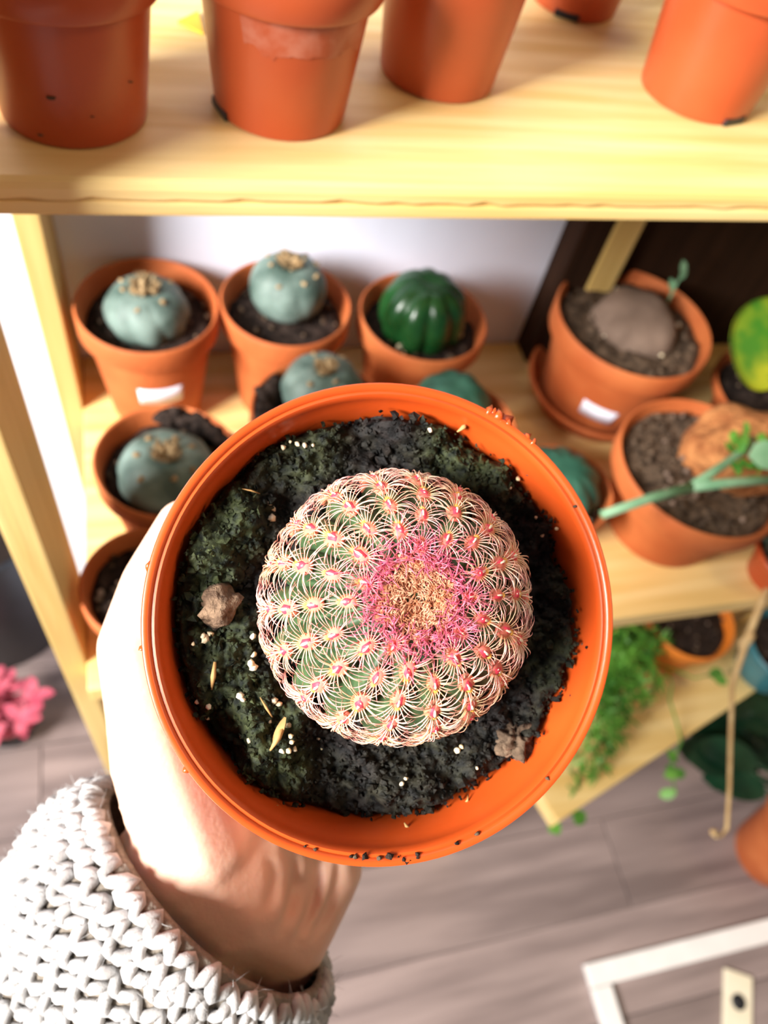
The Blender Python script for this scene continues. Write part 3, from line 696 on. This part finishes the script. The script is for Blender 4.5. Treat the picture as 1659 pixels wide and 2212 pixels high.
def spine_cluster(seed, n, L, lift, stretch=1.0, droop=.55, wdt=.00013):
    rnd = random.Random(seed); mb = MB()
    for k in range(n):
        a = 2*PI*(k+rnd.uniform(-.3,.3))/n
        d = Vector((math.cos(a), math.sin(a), 0)); l = L*rnd.uniform(.86,1.1)*(1-.12*abs(math.cos(a)))
        st = Vector((math.cos(a)*.0012, math.sin(a)*.00035, .0004)); lf = lift*rnd.uniform(.8,1.25)
        pts = []
        for i in range(6):
            t_ = i/5; pts.append(st + d*(l*t_*(1-.10*t_)) + Vector((0,0, lf*l*t_*1.5 - droop*l*t_*t_)))
        mb.tube(pts, [wdt,wdt*1.05,wdt*.95,wdt*.8,wdt*.55,wdt*.15], 3, t=True)
    return mb.mesh('spine_cluster', 'spine')
CL_OUT = [spine_cluster(100+i, 24, .0064, .52, droop=.80, wdt=.00014) for i in range(5)]
CL_MID = [spine_cluster(200+i, 24, .0064, .48, droop=.66, wdt=.00014) for i in range(5)]
CL_TOP = [spine_cluster(300+i, 22, .0050, .75, droop=.30, wdt=.00014) for i in range(6)]
def areole_mesh(seed):
    rnd = random.Random(seed); mb = MB()
    mb.blob((0,0,.0002), (.00165,.00088,.00062), 2, .25, seed, mi=0)
    mb.blob((0,0,.00045), (.00125,.00055,.00050), 1, .2, seed+3, mi=1)
    mb.blob((.0002,0,.00075), (.00085,.00018,.00030), 1, .2, seed+5, mi=2)
    mb.blob((.00135,0,.0003), (.00065,.00050,.00045), 1, .3, seed+7, mi=3)
    return mb.mesh('areole', ['areole_pink','areole_red','areole_cream','areole_yellow'])
AR = [areole_mesh(i) for i in range(5)]
rnd = random.Random(77)
sens = []
rows = [.33, .58, .84, 1.11, 1.38, 1.65, 1.92]
half = [.45, .71, .975, 1.245, 1.515, 1.785]
cnt = 0
def put(name, me, M, col):
    o = bpy.data.objects.new(name, me); COL.objects.link(o); o.parent = body
    o.matrix_parent_inverse = Matrix.Identity(4); o.matrix_local = M; o.color = (*col, 1); return o
for k in range(RIBS):
    th = 2*PI*(k)/RIBS + .05
    lst = rows if k % 2 == 0 else half
    for j, ph in enumerate(lst):
        if ph < .40 and k % 4 >= 2: continue
        ph2 = ph+rnd.uniform(-.015,.015); th2 = th+rnd.uniform(-.02,.02)
        p, n = surf(th2, ph2, .0001)
        radial = Vector((math.cos(th2)*math.cos(ph2), math.sin(th2)*math.cos(ph2), -math.sin(ph2)))
        M = KM @ frame(p, n, radial)
        s = rnd.uniform(.92,1.08)*(.72 if ph < .45 else (.88 if ph < .65 else 1))
        q = (rnd.random()*.5)
        if ph < .42: col = (1.0, rnd.uniform(.30,.5), rnd.uniform(.42,.6))
        elif ph < .68: col = (.98, rnd.uniform(.55,.76), rnd.uniform(.52,.70))
        else: col = rnd.choice(((.97,.78,.72),(.95,.68,.68),(.97,.78,.58),(.96,.70,.52),(.95,.85,.76)))
        cl = CL_TOP if ph < .42 else (CL_MID if ph < 1.0 else CL_OUT)
        put('spine_cluster', cl[cnt % len(cl)], M @ Matrix.Scale(s,4) @ Matrix.Rotation(0,4,'Z'), col)['kind'] = 'stuff'
        put('areole', AR[cnt % 5], M @ Matrix.Scale(s*1.7,4) @ Matrix.Diagonal((.85,1.1,.9,1)) @ T(0,0,.0001), col)
        cnt += 1
# magenta young spines round the crown
mb = MB(); tt = []
for k in range(850):
    th = rnd.random()*2*PI; ph = .20+abs(rnd.gauss(0,.12)); p, n = surf(th, ph, .0003)
    tang = Vector((rnd.gauss(0,1), rnd.gauss(0,1), rnd.gauss(0,.3))); d = (n*rnd.uniform(.35,1.0)+tang.normalized()*.85).normalized(); L = rnd.uniform(.0022,.0046)
    mb.tube([KM @ p, KM @ (p+d*L*.5), KM @ (p+d*L-n*L*.12)], [.00013,.00012,.00003], 3, t=True)
ramp_mat('crown_spine', 't', [(0,(.82,.30,.26)),(.45,(.82,.20,.27)),(1,(.48,.02,.13))], rough=.45)
mb.build('crown_spines', 'crown_spine', body, kind='stuff')
mb = MB()
for k in range(1100):
    th = rnd.random()*2*PI; ph = .01+.19*math.sqrt(rnd.random()); p, n = surf(th, ph, .0004)
    d = (n*.55+Vector((rnd.gauss(0,1), rnd.gauss(0,1), 0)).normalized()*.9).normalized(); L = rnd.uniform(.0012,.0024)
    mb.tube([KM @ p, KM @ (p+d*L*.5+n*L*.1), KM @ (p+d*L)], [.00014,.00013,.00003], 3)
for k in range(150):
    th = rnd.random()*2*PI; ph = .01+.26*math.sqrt(rnd.random()); p, n = surf(th, ph, .0001)
    mb.blob(KM @ p, .0008, 1, .5, k)
mb.build('crown_wool', 'apex_wool', body, kind='stuff')
for k in range(22):
    th = rnd.random()*2*PI; ph = .03+.19*math.sqrt(rnd.random()); p, n = surf(th, ph, .0011)
    MB().blob(KM @ p, (.00030,.00028,.00034), 1, .5, k).build('spine_bud', 'dark_tip', body)

# ------------------------------------------------------------------ the hand and its sleeve
def chain(mb, pts):
    P = [(C(x,y,d), r) for x,y,d,r in pts]
    for (p0,r0),(p1,r1) in zip(P, P[1:]):
        n = max(2, int((p1-p0).length/(min(r0,r1)*.28)))
        for i in range(n+1):
            s = i/n; mb.blob(p0.lerp(p1,s), r0+(r1-r0)*s, 2, 0)
hb = MB()
W1, W2, W3 = (395,1838,.214,.0165), (505,1932,.224,.0185), (610,2005,.234,.0155)
IM, MM, RM, PMc = (520,1690,.226,.0125), (590,1725,.241,.012), (662,1745,.254,.0115), (725,1760,.266,.011)
TH = [(420,1812,.214,.0165),(352,1625,.211,.0145),(322,1520,.208,.0118),(292,1400,.206,.0103),(335,1270,.207,.0096),(400,1138,.210,.0080)]
chain(hb, TH)
for m_ in (IM, MM, RM, PMc):
    chain(hb, [W2, m_])
chain(hb, [W1, (430,1720,.219,.016), IM]); chain(hb, [W3, (680,1878,.242,.0150), PMc]); chain(hb, [W1, W2, W3])
chain(hb, [(560,1850,.232,.017), MM]); chain(hb, [(600,1900,.238,.017), RM]); chain(hb, [(352,1625,.211,.0145), (440,1650,.220,.013), IM]); chain(hb, [IM, MM, RM, PMc])
chain(hb, [IM,(660,1745,.219,.0098),(800,1727,.216,.0092),(930,1690,.214,.0086),(1015,1640,.214,.0082),(1112,1502,.214,.0072)])
chain(hb, [MM,(700,1700,.238,.0096),(800,1672,.236,.0090),(985,1570,.236,.0080),(1070,1432,.236,.0070)])
chain(hb, [RM,(740,1680,.252,.0092),(810,1625,.252,.0086),(948,1525,.252,.0077),(1018,1392,.252,.0068)])
chain(hb, [PMc,(780,1660,.266,.0082),(830,1580,.266,.0077),(915,1490,.266,.0070),(960,1400,.266,.0062)])
chain(hb, [W1,(300,1960,.232,.0190),(120,2190,.262,.024),(-60,2420,.292,.028)]); chain(hb, [W2,(400,2070,.242,.021),(200,2290,.272,.026),(20,2520,.302,.029)]); chain(hb, [W3,(500,2140,.252,.0185),(300,2360,.282,.024),(100,2600,.312,.028)])
tmp = link('hand_source', hb.mesh('hand_source', 'skin'))
rm = tmp.modifiers.new('r', 'REMESH'); rm.mode = 'VOXEL'; rm.voxel_size = .0011
sm = tmp.modifiers.new('s', 'SMOOTH'); sm.factor = .5; sm.iterations = 14
dg = bpy.context.evaluated_depsgraph_get(); dg.update()
me = bpy.data.meshes.new_from_object(tmp.evaluated_get(dg)); bpy.data.objects.remove(tmp)
me.name = 'person'
# wrist folds: shallow valleys running from the heel of the hand towards the cuff
co = np.empty(len(me.vertices)*3); me.vertices.foreach_get('co', co); co = co.reshape(-1,3)
no = np.empty(len(me.vertices)*3); me.vertex_normals.foreach_get('vector', no); no = no.reshape(-1,3)
Rm = np.array(RW); cc = (co-np.array(CAMP)) @ Rm
px = CX-cc[:,0]/cc[:,2]*F; py = CY+cc[:,1]/cc[:,2]*F
disp = np.zeros(len(co))
for (x0,y0,x1,y1,wd,dp) in [(640,1850,612,2010,13,.0016),(690,1850,645,2030,12,.0015),(735,1855,680,2020,11,.0014),(585,1850,580,1960,16,.0009)]:
    ab = np.array((x1-x0,y1-y0)); q = np.stack((px-x0,py-y0),1); t_ = np.clip((q@ab)/(ab@ab),0,1)
    bow = 14*np.sin(t_*PI)
    dd = np.hypot(q[:,0]-t_*ab[0]-bow, q[:,1]-t_*ab[1]); disp -= 1.6*dp*np.exp(-(dd/wd)**2)*np.sin(np.clip(t_,.02,.98)*PI)**.5
facing = (no*(np.array(CAMP)-co)).sum(1) > 0
co += no*(disp*facing)[:,None]
me.vertices.foreach_set('co', co.ravel()); me.polygons.foreach_set('use_smooth', [True]*len(me.polygons)); me.update()
if not me.materials: me.materials.append(MATS['skin'])
hand = tag(link('person', me), 'left hand in chunky knit sleeve holding the orange cactus pot', 'person')

# sleeve: tube axis from cuff down the forearm
A0 = C(474,1912,.226); A1 = C(110,2330,.262)
ax = (A1-A0).normalized(); LS = .20
U = RW @ Vector((.73,-.68,0)); U = (U-ax*U.dot(ax)).normalized(); V = ax.cross(U)
TCAM = (CAMP-A0).normalized(); SHEAR = .62
def sl(th, s, off=0):
    rr = .0435+.0165*min(1,s/.07)**.8+.004*math.sin(s*70+1)*min(1,s/.03)+.0025*noise.noise(Vector((math.cos(th)*1.5,math.sin(th)*1.5,s*25)))
    if s < .006: rr -= .0012*(1-s/.006)
    e = U*math.cos(th)*1.0 + V*math.sin(th)*.80
    return A0 + ax*s + e*(rr+off) - ax*(e.dot(TCAM)*rr*SHEAR*math.exp(-s/.09))
mb = MB(); v = []; f = []; n = 72; m_ = 40
for i in range(m_+1):
    for j in range(n): v.append(sl(2*PI*j/n, LS*i/m_, -.0030))
for i in range(m_+1):
    for j in range(n): v.append(sl(2*PI*j/n, LS*i/m_, -.0006))
o2 = (m_+1)*n
for i in range(m_):
    for j in range(n):
        a, b_ = i*n+j, i*n+(j+1) % n; f.append((a, b_, b_+n, a+n)); f.append((a+o2, a+n+o2, b_+n+o2, b_+o2))
for j in range(n): f.append((j, j+o2, (j+1)%n+o2, (j+1)%n))
sleeve = mb.add(v, f).build('sleeve', 'knit_gap_shade', hand, label='grey white chunky knit sleeve')
rnd = random.Random(9)
ST = 44; row_d = .0047; yarn = MB(); fz = MB()
nrow = int(LS/row_d)
for r_ in range(nrow):
    pts = []; rad = []; npt = ST*8; ph0 = r_*.75 + rnd.uniform(-.35,.35)
    for k in range(npt+1):
        th = 2*PI*(k % npt)/npt; q = Vector((math.cos(th)*7, math.sin(th)*7, r_*1.7))
        ph = ST*th + ph0 + .9*noise.noise(q)
        w1 = 1+.7*noise.noise(q*1.3+Vector((9,0,0)))
        s = (r_+.5)*row_d + row_d*.40*math.sin(ph)*w1 + .0016*noise.noise(Vector((math.cos(th)*3, math.sin(th)*3, r_*.9)))
        off = .0003 + .0010*math.cos(2*ph+.6)*w1 + .0012*noise.noise(q*2.1)
        pts.append(sl(th, max(0,s), off)); rad.append(.00170*(1+.35*noise.noise(Vector((k*.22, r_*2.2, 0)))))
    yarn.tube(pts, rad, 7)
    for k in range(200):
        p = pts[rnd.randrange(npt)]; d = Vector((rnd.gauss(0,1),rnd.gauss(0,1),rnd.gauss(0,1))).normalized(); L = rnd.uniform(.003,.007)
        fz.tube([p, p+d*L*.5, p+d*L+Vector((rnd.gauss(0,1),rnd.gauss(0,1),rnd.gauss(0,1)))*.001], [.00009,.00008,.00003], 3)
yarn.build('knit_yarn', 'knit_wool', sleeve, kind='stuff')
fz.build('wool_fuzz', 'knit_wool', sleeve, kind='stuff')
